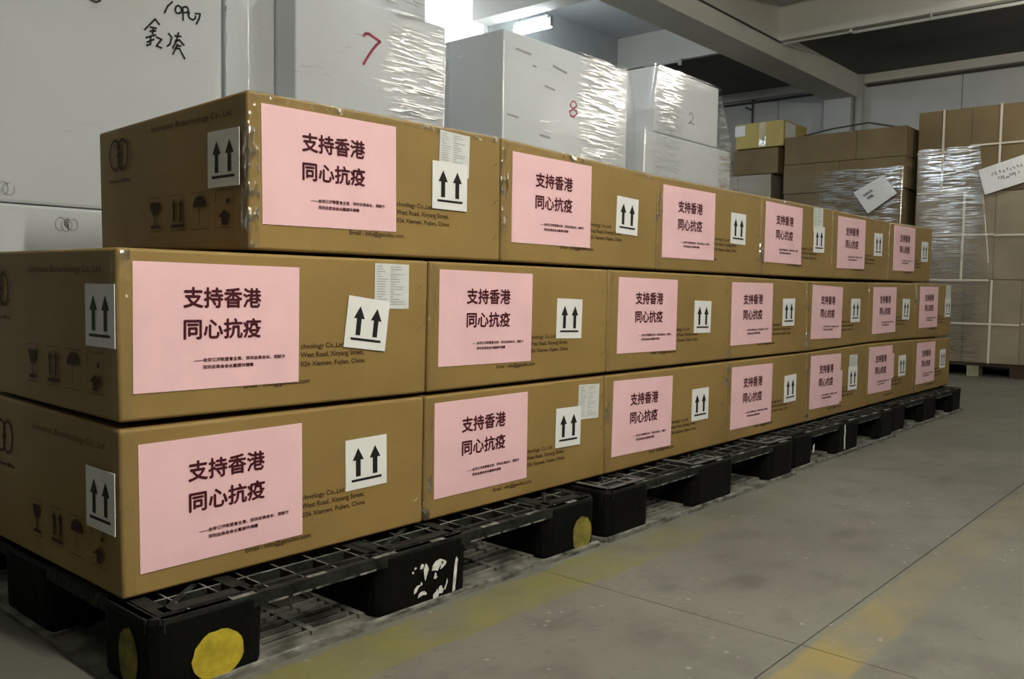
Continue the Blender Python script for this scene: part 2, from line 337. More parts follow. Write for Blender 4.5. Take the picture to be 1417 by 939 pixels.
# ------------------------------------------------------------------ black plastic pallets
deck_m = [M['plastic'], M['worn'], M['edge'], M['dusty']]
def pallet(x0, x1, y0, y1, label, marks=()):
    t = thing('plastic_pallet', label, 'pallet', P((x0+x1)/2, (y0+y1)/2, -.2), 'black plastic pallets under the carton rows')
    W = x1-x0; D = y1-y0; bw = .30*W/1.72; bd = .26
    bxs = [(x0, x0+bw), (x0+W/2-.195, x0+W/2+.175), (x1-bw, x1)]; bys = [(y0, y0+bd), (y0+D/2-.18, y0+D/2+.18), (y1-bd, y1)]
    # bottom skid frame
    q = MB()
    for (a, c_) in bys:
        e0, e1 = a-.012, c_+.02
        q.box(x0-.005, x1+.005, e0, e1, -.2, -.188, 3)
        for k in range(6):      # raised ribs leave dark grooves between them
            u = e0+.075+(e1-e0-.10)*k/5
            for (p0, p1) in ((bxs[0][1]+.03, bxs[1][0]-.03), (bxs[1][1]+.03, bxs[2][0]-.03)): q.box(p0, p1, u-.006, u+.006, -.188, -.178, 3)
            for (p0, p1) in ((bxs[0][1]+.03, bxs[1][0]-.03), (bxs[1][1]+.03, bxs[2][0]-.03)): q.box(p0+.01, p1-.01, u+.010, u+.030, -.188, -.1872, 0)
        for (p0, p1) in ((bxs[0][1]+.01, bxs[1][0]-.01), (bxs[1][1]+.01, bxs[2][0]-.01)):
            q.box(p0, p0+.02, e0+.06, e1, -.188, -.176, 3); q.box(p1-.02, p1, e0+.06, e1, -.188, -.176, 3); q.box((p0+p1)/2-.01, (p0+p1)/2+.01, e0+.06, e1, -.188, -.177, 3)
        q.box(x0-.005, x1+.005, e0, e0+.012, -.188, -.181, 2)
    for (a, c_) in bxs: q.box(a-.02, c_+.02, y0, y1, -.2, -.189, 3)
    q.build('bottom_deck', deck_m, t)
    # top deck lattice
    q = MB()
    def rail(a, b_, c_, d, h=.034, mi=1): q.box(a, b_, c_, d, -h, 0.0, mi)
    rail(x0+.03, x1-.03, y0, y0+.022); rail(x0+.03, x1-.03, y0+.045, y0+.06); rail(x0+.03, x1-.03, y1-.022, y1); rail(x0, x0+.022, y0+.03, y1-.03); rail(x1-.022, x1, y0+.03, y1-.03)
    nx = 16; ny = 18
    for k in range(1, nx): xx = x0+W*k/nx; q.box(xx-.003, xx+.003, y0+.015, y1-.015, -.03, -.003, 1); q.box(xx-.002, xx+.002, y0+.02, y1-.02, -.003, -.0015, 2)
    for k in range(1, ny+1): yy_ = y0+.06+(D-.08)*k/(ny+1); q.box(x0+.015, x1-.015, yy_-.003, yy_+.003, -.028, -.002, 1); q.box(x0+.02, x1-.02, yy_-.002, yy_+.002, -.002, -.0005, 2)
    for (a, c_) in bxs:      # solid plates with a pierced frame over each foot
        for (e, f_) in bys:
            q.box(a+.05, c_-.03, e+.035, e+.075, -.02, 0.002, 1); q.box(a+.03, a+.07, e+.03, f_-.02, -.02, .002, 1); q.box(c_-.05, c_-.02, e+.03, f_-.02, -.02, .002, 1)
            q.box(a+.03, c_-.02, f_-.05, f_-.02, -.02, .002, 1)
            q.tube([P(a+.07, e+.07, -.004), P(c_-.05, f_-.04, -.004)], .006, 4, 1)
    for a_, b_ in ((bxs[0][1], bxs[1][0]), (bxs[1][1], bxs[2][0])):      # scuffed lower lip pieces, front and back
        n = 5
        for k in range(n):
            u0 = a_+(b_-a_)*(k+.08)/n; u1 = a_+(b_-a_)*(k+.88)/n
            q.box(u0, u1, y0-.001, y0+.004, -.034, -.029, 2)
    for k in range(7):
        u0 = x0+W*(.12+.13*k); q.box(u0, u0+.05+.05*random.random(), y0+.002, y0+.018, -.001, .0012, 2)
    q.build('top_deck', deck_m, t).location.z -= .006
    # nine feet, rounded
    for i, (a, c_) in enumerate(bxs):
        for j, (e, f_) in enumerate(bys):
            me = bpy.data.meshes.new('foot'); bm = bmesh.new()
            off = worldloc(t); r = .045
            def ring(z, ins):
                pts = []
                for (cx, cy, s0) in ((c_-r, f_-r, 0), (a+r, f_-r, 90), (a+r, e+r, 180), (c_-r, e+r, 270)):
                    for kk in range(4):
                        an = math.radians(s0+30*kk); pts.append(P(cx+(r-ins)*math.cos(an), cy+(r-ins)*math.sin(an), z)-off)
                return [bm.verts.new(p) for p in pts]
            rings = [ring(-.186, .004), ring(-.17, 0), ring(-.012, -.003), ring(.0, .004)]
            for r0, r1 in zip(rings[:-1], rings[1:]):
                for kk in range(16): bm.faces.new((r0[kk], r0[(kk+1)%16], r1[(kk+1)%16], r1[kk]))
            bm.faces.new(rings[0][::-1])
            # recessed cup on top
            inr = [bm.verts.new(v.co.lerp(sum((u.co for u in rings[-1]), Vector())/16, .16)) for v in rings[-1]]
            low = [bm.verts.new(v.co-Vector((0,0,.03))) for v in inr]
            for kk in range(16):
                bm.faces.new((rings[-1][kk], rings[-1][(kk+1)%16], inr[(kk+1)%16], inr[kk])).material_index = 1
                bm.faces.new((inr[kk], inr[(kk+1)%16], low[(kk+1)%16], low[kk]))
            bm.faces.new(low)
            bm.normal_update(); bm.to_mesh(me); bm.free(); me.materials.append(M['plastic']); me.materials.append(M['worn'])
            mesh_obj('foot', me, t).location.z -= .006
    return t
pal = [pallet(.0, 1.72, -.160, 1.30, 'nearest black plastic pallet with yellow spots and a white 251 on its feet'),
       pallet(1.79, 3.49, -.165, 1.30, 'second black plastic pallet from the camera, plain feet, pale scuffed corner'),
       pallet(3.53, 5.17, -.135, 1.30, 'third black plastic pallet from the camera with white scuffs on its feet'),
       pallet(5.22, 6.96, -.105, 1.30, 'farthest black plastic pallet at the end of the carton rows')]
def blob(cx, cz, rx, rz, n=26, seed=1):
    rnd = random.Random(seed)
    return [(cx+rx*math.cos(2*math.pi*k/n)*(1+rnd.uniform(-.05,.05)), cz+rz*math.sin(2*math.pi*k/n)*(1+rnd.uniform(-.05,.05))) for k in range(n)]
def on_front(name, polys, material, y, parent, th=.0012):   # polys in carton lengths on plane y, thin paint layer
    q = MB(); off = Vector((0,0,0))
    for p in polys:
        n = len(p); fr = [P(a, y, b_)-Vector((0,th,0)) for a, b_ in p]; bk = [P(a, y, b_) for a, b_ in p]
        area = sum(p[i][0]*p[(i+1)%n][1]-p[(i+1)%n][0]*p[i][1] for i in range(n))
        if area < 0: fr = fr[::-1]; bk = bk[::-1]
        q.add(fr+bk, [tuple(range(n))]+[(i, i+n, (i+1)%n+n, (i+1)%n) for i in range(n)])
    return q.build(name, material, parent)
o = on_front('yellow_spot', [blob(.165, -.128, .068, .060, seed=3)], M['yellowpaint'], -.1635, pal[0]); o['label'] = 'bright yellow paint spot'
o = on_front('yellow_spot', [blob(1.625, -.135, .056, .066, seed=5)], M['oldyellow'], -.1635, pal[0]); o['label'] = 'dull worn yellow paint spot'
q = MB(); pts = [P(-.0035, a, b_)-Vector((.001,0,0)) for a, b_ in blob(-.055, -.115, .048, .07, seed=4)]; q.add(pts, [tuple(range(len(pts)))[::-1]]); q.build('yellow_spot', M['oldyellow'], pal[0])
N251 = [[(.803,-.066),(.807,-.069),(.803,-.074),(.798,-.072)], blob(.793,-.081,.0035,.004,8), [(.829,-.062),(.837,-.066),(.833,-.076),(.822,-.078),(.822,-.070)],
 [(.844,-.064),(.850,-.070),(.856,-.084),(.851,-.096),(.842,-.116),(.838,-.102),(.836,-.084)], blob(.827,-.122,.003,.005,8),
 [(.826,-.124),(.816,-.130),(.806,-.143),(.797,-.146),(.798,-.134),(.810,-.124)], [(.828,-.146),(.840,-.147),(.849,-.155),(.846,-.160),(.832,-.157),(.813,-.162),(.818,-.150)],
 [(.873,-.078),(.885,-.067),(.904,-.063),(.922,-.071),(.910,-.072),(.908,-.080),(.898,-.090),(.893,-.098),(.884,-.094),(.869,-.092)],
 [(.922,-.071),(.930,-.077),(.926,-.086),(.914,-.092),(.905,-.096),(.908,-.080),(.916,-.082),(.916,-.072)],
 [(.884,-.100),(.889,-.108),(.887,-.113),(.893,-.116),(.884,-.121),(.877,-.118)], [(.934,-.130),(.936,-.142),(.926,-.164),(.922,-.160),(.930,-.146)],
 [(.900,-.150),(.910,-.146),(.915,-.158),(.922,-.160),(.912,-.172),(.900,-.168),(.894,-.180),(.876,-.180),(.876,-.168),(.888,-.160),(.893,-.153),(.898,-.164)],
 [(.970,-.078),(.975,-.072),(.980,-.082),(.977,-.095),(.976,-.115),(.972,-.145),(.968,-.176),(.957,-.180),(.960,-.150),(.964,-.110),(.967,-.092)]]
on_front('number_251', N251, M['whitepaint'], -.163, pal[0])
for pi, (ax_, bx_, yf, zz_) in enumerate(((1.80, 2.07, -.163, 0), (3.20, 3.485, -.163, 0), (2.45, 2.72, -.163, 0))):
    q = MB(); z_ = -.0035
    q.box(ax_+.02, bx_, yf+.012, yf+.035, z_, z_+.003); q.box(ax_+.02, bx_-.02, yf+.075, yf+.088, z_, z_+.003); q.box(ax_+.01, ax_+.03, yf+.02, yf+.24, z_, z_+.003); q.box((ax_+bx_)/2+.02, (ax_+bx_)/2+.035, yf+.03, yf+.08, z_, z_+.003); q.box(bx_-.05, bx_-.02, yf+.03, yf+.08, z_, z_+.003)
    q.build('corner_rim', M['rim'], pal[1])
on_front('scuff_mark', [[(4.262,-.03),(4.276,-.02),(4.285,-.06),(4.278,-.10),(4.285,-.17),(4.268,-.17),(4.262,-.10),(4.268,-.07)]], M['whitepaint'], -.138, pal[2])
on_front('scuff_mark', [[(3.80,-.09),(3.82,-.08),(3.815,-.12),(3.80,-.13)]], M['whitepaint'], -.138, pal[2])

# ------------------------------------------------------------------ printed shared meshes (local metres, facing -y)
SW, SH = .467*S, .316*S     # pink notice
bm_parts = []
sx = lambda x: (x-.274)*S
sz = lambda z: (z-.651)*S
notice_prints = [('slogan_line', text_mesh('支持香港', M['redink'], sx(.168), sx(.386), sz(.699), sz(.749), bold=.0011)), ('slogan_line', text_mesh('同心抗疫', M['redink'], sx(.169), sx(.386), sz(.620), sz(.670), bold=.0011)),
 ('note_line', text_mesh('——全非亿济联盟會主席、深圳总商会长、郑献方', M['redink'], sx(.195), sx(.462), sz(.5615), sz(.5715), bold=.0002)),
 ('note_line', text_mesh('深圳总商会会长戴顺玲捐赠', M['redink'], sx(.219), sx(.364), sz(.5435), sz(.5535), bold=.0002))]
def sheet_mesh(wd, hh, mt, name, curl=.0):
    q = MB(); n = 6
    vs_ = []; 
    for k in (0, 1):
        for i in range(n+1):
            for j in range(n+1):
                u = i/n-.5; v = j/n-.5
                vs_.append((u*wd, -.0012*(1-k)-curl*abs(u*v)*2*(1), v*hh))
    st = (n+1)*(n+1); fs = []
    for i in range(n):
        for j in range(n):
            a = i*(n+1)+j; fs.append((a, a+n+1, a+n+2, a+1)); fs.append((a+st, a+1+st, a+n+2+st, a+n+1+st))
    for i in range(n):
        a = i*(n+1); fs.append((a, a+st, a+n+1+st, a+n+1)); a = i*(n+1)+n; fs.append((a, a+n+1, a+n+1+st, a+st))
        a = i; fs.append((a, a+1, a+1+st, a+st)); a = n*(n+1)+i; fs.append((a, a+st, a+1+st, a+1))
    q.add(vs_, fs); return q.mesh(name, mt)
sheet_me = sheet_mesh(SW, SH, M['pink'], 'pink_notice', .0)
LW, LH = .157*S, .151*S
label_me = sheet_mesh(LW, LH, M['paper'], 'arrow_label')
def arrow(cx, base, top, hw, sw, hh): return [(cx-sw, base),(cx+sw, base),(cx+sw, top-hh),(cx+hw, top-hh-.0015),(cx, top),(cx-hw, top-hh-.0015),(cx-sw, top-hh)]
def quads(p): return p
ar = []
for cx in (-.0225, .0225):
    a = arrow(cx, -.026, .034, .0145, .0062, .024)
    ar.append([a[0],a[1],a[2],a[6]]); ar.append([a[5],a[3],a[4]])
ar.append(rectp(-.040, .040, -.0365, -.0315))
arrow_me = poly_mesh(ar, M['ink'], 'arrow_print')
PW, PH = .136*S, .137*S
list_me = sheet_mesh(PW, PH, M['greypaper'], 'packing_list')
rnd = random.Random(3); lp = []
for k in range(16):
    z = PH/2-.007-k*.0053
    lp.append(rectp(-PW/2+.005, -PW/2+.005+rnd.uniform(.010,.030), z, z+.0011)); lp.append(rectp(-PW/2+.042, -PW/2+.042+rnd.uniform(.008,.045), z, z+.0011))
listprint_me = poly_mesh(lp, M['greyink'], 'list_print')
# address on the front of a carton, relative to the carton's left bottom front corner
def addr(body, x0, x1, z0, z1): return text_mesh(body, M['brownink'], x0*S, x1*S, z0*S, z1*S, bold=.00028)
address_mes = [addr('chnology Co.,Ltd', .512, .659, .146, .164), addr('West Road, Xinyang Street,', .512, .735, .121, .140), addr('026 Xiamen, Fujian, China', .512, .737, .097, .114),
                          addr('Email : info@ganobo.com', .333, .541, .050, .067)]
# end face print: local x measured from the carton's front edge towards the back is negative (face seen from -x, right side = front)
ep = []; end_sets = []
def cut(nm):
    global ep
    end_sets.append((nm, poly_mesh(ep, M['brownink'], nm))); ep = []
def ring_poly(cx, cz, rx, rz, t, a0=0, a1=360, n=22):
    out = []
    for k in range(n):
        u0 = math.radians(a0+(a1-a0)*k/n); u1 = math.radians(a0+(a1-a0)*(k+1)/n)
        out.append([(cx+rx*math.cos(u0), cz+rz*math.sin(u0)), (cx+rx*math.cos(u1), cz+rz*math.sin(u1)), (cx+(rx-t)*math.cos(u1), cz+(rz-t)*math.sin(u1)), (cx+(rx-t)*math.cos(u0), cz+(rz-t)*math.sin(u0))])
    return out
ep += ring_poly(-.751*S, .308*S, .040*S, .050*S, .0062, 20, 340); ep += ring_poly(-.700*S, .308*S, .040*S, .050*S, .0062, -160, 160)
ep += [[(-.7255*S, .330*S), (-.742*S, .308*S), (-.7255*S, .286*S), (-.709*S, .308*S)]]
cut('logo_print')
for fa, fb in ((-.533, -.459), (-.400, -.322), (-.288, -.190), (-.151, -.064)):
    fo = [(fa*S,.060*S),(fb*S,.060*S),(fb*S,.1625*S),(fa*S,.1625*S)]; fi = [(fa*S+.0004,.0615*S),(fb*S-.0004,.0615*S),(fb*S-.0004,.161*S),(fa*S+.0004,.161*S)]
    fme = bpy.data.meshes.new('icon_frame'); fme.from_pydata([(a_, 0, b_) for a_, b_ in fo+fi], [], [(k, (k+1)%4, 4+(k+1)%4, 4+k) for k in range(4)]); fme.materials.append(M['brownink']); end_sets.append(('icon_frame', fme))
cx = -.496*S   # glass
ep += [[(cx-.019, .147*S), (cx-.016, .125*S), (cx-.006, .108*S), (cx+.006, .108*S), (cx+.016, .125*S), (cx+.019, .147*S)], rectp(cx-.0022, cx+.0022, .078*S, .108*S), rectp(cx-.016, cx+.016, .070*S, .079*S)]
cut('glass_icon')
cx = -.361*S   # arrows
for d in (-.0135, .0135): ep += [rectp(cx+d-.0045, cx+d+.0045, .086*S, .132*S), [(cx+d-.009, .130*S), (cx+d+.009, .130*S), (cx+d, .152*S)]]
ep += [rectp(cx-.024, cx+.024, .069*S, .079*S)]
cut('arrows_icon')
cx = -.239*S   # umbrella
ep += [[(cx+.024*math.cos(math.radians(a_)), .122*S+.022*math.sin(math.radians(a_))) for a_ in range(0, 181, 15)], rectp(cx-.001, cx+.001, .075*S, .122*S)]
cut('umbrella_icon')
cx = -.110*S   # lift arrow
ep += [rectp(cx-.009, cx+.009, .068*S, .090*S), [(cx-.023, .089*S), (cx+.023, .089*S), (cx, .108*S)], rectp(cx+.008, cx+.018, .125*S, .138*S), rectp(cx-.030, cx-.028, .13*S, .155*S)]
cut('lift_icon')
end_sets += [('company_line', text_mesh('Innovation Biotechnology Co., Ltd', M['brownink'], -.511*S, -.073*S, .350*S, .372*S)), ('company_line', text_mesh('InnovBio', M['brownink'], -.791*S, -.650*S, .222*S, .234*S, bold=.0004))]
q = MB()
q.tube([(-.006,-.0015,-.004),(.006,-.0015,.005)], .0009, 4); staple_me = q.mesh('staple', M['steel'], local=True)

# ------------------------------------------------------------------ the pink-notice cartons
BL = [(.007,.001,.003,.414),(.985,.002,.988,.412),(1.997,.003,1.983,.412),(3.023,.003,3.027,.412),(4.018,.003,4.009,.413),(5.008,.003,5.006,.426),(6.005,.003,5.991,.420),(6.980,.003,6.968,.403)]
ML = [(.003,.428,.0,.844),(.994,.421,1.001,.844),(1.992,.423,1.991,.842),(3.027,.422,3.023,.838),(3.995,.419,3.975,.827),(5.006,.432,4.990,.833),(6.009,.425,5.986,.842),(6.950,.415,6.950,.841)]
TL = [(.350,.850,.345,1.267),(1.341,.852,1.336,1.278),(2.351,.848,2.349,1.255),(3.358,.846,3.362,1.258),(4.335,.846,4.323,1.261),(5.345,.849,5.350,1.253),(6.330,.849,6.341,1.270)]
SHEET = {'m':[(.274,.651,-.4),(1.278,.656,-.6),(2.297,.651,-.6),(3.288,.647,.2),(4.286,.641,-1.2),(5.308,.645,.4),(6.319,.659,.3)],
 't':[(.624,1.080,.7),(1.627,1.078,0),(2.625,1.062,.2),(3.639,1.073,-.2),(4.641,1.070,.5),(5.676,1.081,.6)],
 'b':[(.285,.215,.4),(1.263,.226,.1),(2.275,.222,-1.0),(3.313,.219,-.5),(4.298,.227,-.7),(5.268,.239,-.4),(6.301,.229,0)]}
LABEL = {'m':[(.747,.647,-7.4),(1.737,.646,-1.6),(2.768,.637,-1),(3.732,.648,0),(4.752,.648,0),(5.767,.647,-1),(6.828,.650,0)],
 't':[(1.086,1.084,0),(2.116,1.062,-1.7),(3.102,1.069,-.5),(4.115,1.067,1),(5.126,1.085,.9),(6.154,1.079,1)],
 'b':[(.749,.231,.8),(1.740,.229,-1),(2.768,.223,0),(3.786,.220,.8),(4.741,.213,-.6),(5.730,.237,.3),(6.752,.236,.5)]}
PLIST = {('m',0):(.845,.759,-.3),('t',0):(1.108,1.189,-1.5),('b',1):(1.873,.315,-2),('t',3):(4.100,1.180,2),('b',4):(4.750,.295,-1),('m',6):(6.838,.765,0)}
BACK = {('t',0):((.350,.872,.865),(.350,.882,1.245)), ('m',0):((0,.87,.436),(0,.87,.845)), ('b',0):((0,.87,.001),(0,.87,.428))}
ENDL = {'t':(.345,.107,1.095), 'm':(-.002,.072,.680), 'b':(.002,.091,.231)}
rowname = {'t':'top','m':'middle','b':'bottom'}
ordn = ['first','second','third','fourth','fifth','sixth','seventh']
cats_group = 'kraft cartons with pink notices stacked in three rows'
G = .0035
def carton(row, i, seams):
    x0b, z0, x0t, z1 = seams[i]; x1b, z2, x1t, z3 = seams[i+1]
    top = {'b':0, 'm':0, 't':0}[row]
    if (row, i) == ('m', 0): z0 = .428
    yb = .87
    c8 = [P(x0b+G,0,z0), P(x1b-G,0,z2), P(x1b-G,yb,z2), P(x0b+G,yb,z0), P(x0t+G,0,z1-.003), P(x1t-G,0,z3-.003), P(x1t-G,yb,z3-.003), P(x0t+G,yb,z1-.003)]
    if (row, i) in BACK:
        a, b_ = BACK[(row, i)]; c8[3] = P(a[0]+G, a[1], a[2]); c8[7] = P(b_[0]+G, b_[1], b_[2]-.003)
    o_ = ordn[i]; n_last = len(seams)-2
    where = {'b':'standing on the pallet', 'm':'in the middle row', 't':'in the top row'}[row]
    if i == 0: lab = {'t':'brown carton at the near end of the top row, packing slip above arrows', 'm':'brown carton at the near corner of the middle row, arrow label tilted clockwise', 'b':'brown carton at the near corner of the bottom row, above the yellow pallet spot'}[row]
    elif i == n_last: lab = 'brown carton with pink notice at the far right end of the %s row' % rowname[row]
    else:
        lab = '%s brown carton from the near end of the %s row, with pink notice' % (o_, rowname[row])
        if (row, i) in PLIST: lab = '%s carton from the near end of the %s row, packing slip above arrows' % (o_, rowname[row])
        if row == 'b': lab = lab.replace('brown carton', 'brown carton')
    t = thing('carton', lab, 'box', P((x0b+x1b)/2, yb/2, z0), cats_group)
    off = worldloc(t)
    bm = bmesh.new(); vv = [bm.verts.new(p-off) for p in c8]
    for f_ in [(0,3,2,1),(4,5,6,7),(0,1,5,4),(1,2,6,5),(2,3,7,6),(3,0,4,7)]: bm.faces.new([vv[k] for k in f_])
    bmesh.ops.bevel(bm, geom=list(bm.edges), offset=.006 if i < 5 else .009, segments=3, affect='EDGES', profile=.5)
    bm.normal_update(); me = bpy.data.meshes.new('carton_board'); bm.to_mesh(me); bm.free(); me.materials.append(M['kraft'])
    for p in me.polygons: p.use_smooth = len(p.vertices) < 5 and p.area < .004
    mesh_obj('carton_board', me, t)
    def place(name, me_, x, y, z, rot=0, parent=t, end=False):
        o = mesh_obj(name, me_, parent); o.location = P(x, y, z)-off
        o.rotation_euler = (0, -math.radians(rot), 0) if not end else (0, 0, -math.pi/2)
        return o
    sx_, sz_, sr = SHEET[row][i]
    if (row, i) == ('b', 4): place('backing_notice', sheet_me, sx_+.035, 0, sz_-.05, 0).scale = (1, 1, .62)
    if (row, i) == ('b', 5): place('backing_notice', sheet_me, sx_+.045, 0, sz_+.01, 0).scale = (1, 1, .55)
    s = place('pink_notice', sheet_me, sx_, -.0006, sz_, sr)
    for nm, me_ in notice_prints:
        o = mesh_obj(nm, me_, s); o.location = (0, -.0018, 0)
    lx_, lz_, lr = LABEL[row][i]
    if (row, i) in PLIST:
        px_, pz_, pr = PLIST[(row, i)]
        s = place('packing_slip', list_me, px_, -.0006, pz_, pr); o = mesh_obj('slip_print', listprint_me, s); o.location = (0, -.0018, 0)
    s = place('arrow_label', label_me, lx_, -.0030 if (row, i) in PLIST else -.0008, lz_, lr); o = mesh_obj('arrow_print', arrow_me, s); o.location = (0, -.0018, 0)
    for k_, a_me in enumerate(address_mes): place('address_line', a_me, x0b, -.0008, z0+.004-(.014 if row == 'b' and k_ == 3 else 0))
    if i <= 2:
        for zz in (.08, .2, .33):
            place('staple', staple_me, x1b-.035, -.0008, z0+zz)
    if i == 0:
        ex, ey, ez = ENDL[row]
        s = place('end_arrow_label', label_me, ex-.001, ey, ez, end=True); o = mesh_obj('arrow_print', arrow_me, s); o.location = (0, -.0018, 0)
        for nm, e_me in end_sets: place(nm, e_me, ex+.001, 0, z0, end=True)
    # clear tape folded round the front left edge and over the top front edge
    q = MB(); rn = random.Random(hash((row, i)) & 255 if False else ord(row)*10+i); n = 14; w1 = .030
    rowsv = []
    for k in range(n+1):
        f_ = k/n; xx = x0b+G+(x0t-x0b)*f_; zz = z0+.006+(z1-z0-.014)*f_; wv = .0012*rn.uniform(.3, 1.6)
        rowsv.append([P(xx, w1*(1+.2*rn.random()), zz)+Vector((-.0006,0,0)), P(xx, .008, zz)+Vector((-.0010-wv,0,0)), P(xx+.001, .001, zz)+Vector((-.0008-wv*.5,-.0008-wv*.5,0)), P(xx+.009, 0, zz)+Vector((0,-.0010-wv,0)), P(xx+w1*(1+.2*rn.random()), 0, zz)+Vector((0,-.0006,0))])
    vs_ = [v for r in rowsv for v in r]; fs = []
    for k in range(n):
        for j in range(4): a = k*5+j; fs.append((a, a+1, a+6, a+5))
    q.add(vs_, fs); q.build('corner_tape', M['tape'], t, smooth=True)
    if row == 't' or i in (0,1,2):
        q = MB(); n = 30; rowsv = []
        for k in range(n+1):
            f_ = k/n; xx = x0t+.02+(x1t-x0t-.04)*f_; zz = z1+(z3-z1)*f_-.003; wv = .0012*rn.uniform(.2, 1.8)
            rowsv.append([P(xx, 0, zz-.020*(1+.3*rn.random()))+Vector((0,-.0006,0)), P(xx, 0, zz-.007)+Vector((0,-.0012-wv,0)), P(xx, .001, zz-.001)+Vector((0,-.0004,.0006+wv*.4)), P(xx, .02, zz)+Vector((0,0,.0010))])
        vs_ = [v for r in rowsv for v in r]; fs = []
        for k in range(n):
            for j in range(3): a = k*4+j; fs.append((a, a+4, a+5, a+1))
        if row == 't': q.add(vs_, fs); q.build('top_tape', M['tape'], t, smooth=True)
    return t
for i in range(7): carton('b', i, BL)
for i in range(7): carton('m', i, ML)
for i in range(6): carton('t', i, TL)

# ------------------------------------------------------------------ film wrapped loads behind
def film_shell(prof, path_rev, name, parent, matl, dens=26, amp=.0012):
    """prof: list of (z, outline) where outline is a list of (x, y) loop points; skin between them with wrinkles"""
    off = worldloc(parent); rings = []
    def resample(loop, z):
        pts = []
        n = len(loop)
        for a in range(n):
            p, q_ = loop[a], loop[(a+1) % n]
            for k in range(dens): t_ = k/dens; pts.append((p[0]+(q_[0]-p[0])*t_, p[1]+(q_[1]-p[1])*t_))
        return pts
    for (za, la), (zb, lb) in zip(prof[:-1], prof[1:]):
        ra, rb = resample(la, za), resample(lb, zb); nz_ = max(2, int((zb-za)*26))
        for k in range(nz_ + (1 if (zb, lb) == prof[-1] else 0)):
            f_ = k/nz_; z = za+(zb-za)*f_; rg = []
            for (a, b_) in zip(ra, rb):
                x, y = a[0]+(b_[0]-a[0])*f_, a[1]+(b_[1]-a[1])*f_
                cx = sum(p[0] for p in la)/len(la); cy = sum(p[1] for p in la)/len(la)
                d = Vector((x-cx, y-cy, 0)).normalized()
                w_ = amp*(.5+noise.noise(Vector((x*1.6, y*1.6, z*17)))+.5*noise.noise(Vector((x*5, y*5, z*30))))
                rg.append(P(x, y, z)+d*max(0, w_)-off)
            rings.append(rg)
    me = bpy.data.meshes.new(name); n = len(rings[0]); v = [p for r in rings for p in r]; f = []
    for i in range(len(rings)-1):
        for k in range(n): f.append((i*n+k, i*n+(k+1) % n, (i+1)*n+(k+1) % n, (i+1)*n+k))
    me.from_pydata(v, [], f); me.materials.append(matl); me.update()
    for p in me.polygons: p.use_smooth = True
    return mesh_obj(name, me, parent)
def loop(x0, x1, y0, y1): return [(x0,y0),(x1,y0),(x1,y1),(x0,y1)]
def cbox(parent, mt, x0, x1, y0, y1, z0, z1, name='carton', bevel=.008):
    q = MB(); q.box(x0+.003, x1-.003, y0, y1, z0+(.006 if z0 < 0 else .002), z1-.002); return q.build(name, mt, parent, bevel=bevel)
def skid(x0, x1, y0, y1, label, lightblock=None):
    t = thing('wooden_pallet', label, 'pallet', P((x0+x1)/2, (y0+y1)/2, -.2))
    n = 7
    for k in range(n):
        a = x0+(x1-x0)*k/n; q = MB(); q.box(a, a+(x1-x0)/n*.72, y0, y1, -.075, -.045); q.build('deck_board', M['wood'], t)
    for k in range(3):
        a = y0+(y1-y0-.22)*k/2
        for j in range(3):
            b_ = x0+(x1-x0-.2)*j/2; q = MB(); q.box(b_, b_+.2, a, a+.22, -.18, -.075)
            q.build('block', M['wood'], t)
        q = MB(); q.box(x0, x1, a, a+.22, -.2, -.18); q.build('bottom_board', M['wood'], t)
    if lightblock is not None:
        q = MB(); q.box(x0, x0+.2, .575, .70, -.1995, -.076); q.build('block', M['greenwood'], t)
    return t
def strokes(name, pts_list, mt, y, parent, wd=.010):
    polys = []
    for p in pts_list: polys += ribbon(p, wd)
    return on_front(name, polys, mt, y, parent, .0006)
WY = 1.5
g1 = 'film wrapped white carton loads behind the brown rows'
# load 1 (left)
skid(-.9, 1.16, WY, WY+1.4, 'dark pallet under the handwritten leftmost white load')
t = thing('wrapped_load', 'leftmost white wrapped load with black handwriting, beside the top row near end', 'box stack', P(.1, WY+.7, -.045), g1)
cbox(t, M['white'], -.9, .13, WY, WY+1.4, -.045, 1.045); cbox(t, M['white'], .13, 1.166, WY, WY+1.4, -.045, 1.045)
cbox(t, M['white'], -.9, 1.166, WY, WY+1.4, 1.045, 2.13); cbox(t, M['white'], -.9, 1.166, WY, WY+1.4, 2.13, 3.1)
HW = [[(.935,1.93),(.913,1.906),(.900,1.877)],[(.96,1.921),(.950,1.913),(.946,1.898),(.952,1.889),(.961,1.888),(.973,1.896),(.976,1.906),(.970,1.918),(.96,1.921)],
 [(.982,1.865),(.980,1.917),(.994,1.925),(1.003,1.921),(1.006,1.910),(.999,1.901),(.984,1.897)],[(1.011,1.904),(1.005,1.892),(1.010,1.881),(1.026,1.877),(1.036,1.886),(1.038,1.897)],[(1.036,1.906),(1.059,1.91),(1.055,1.890),(1.041,1.863)],
 [(.814,1.788),(.859,1.841),(.877,1.823)],[(.839,1.804),(.864,1.805)],[(.85,1.8),(.848,1.779)],[(.837,1.787),(.861,1.794)],[(.819,1.757),(.861,1.778)],[(.839,1.763),(.838,1.736),(.822,1.726)],[(.824,1.740),(.853,1.758)],[(.864,1.769),(.886,1.765),(.864,1.734),(.886,1.730)],
 [(.917,1.796),(.930,1.783),(.923,1.754),(.910,1.742)],[(.961,1.809),(.951,1.774),(.934,1.739)],[(.945,1.792),(.972,1.796)],[(.945,1.769),(.964,1.780),(.985,1.762)],[(.953,1.752),(.971,1.757)],[(.956,1.761),(.935,1.715)],[(.945,1.740),(.964,1.744),(.988,1.706)],
 [(.585,1.868),(.60,1.853),(.62,1.850),(.637,1.860)]]
strokes('handwriting', HW, M['marker'], WY-.0015, t, .0075)
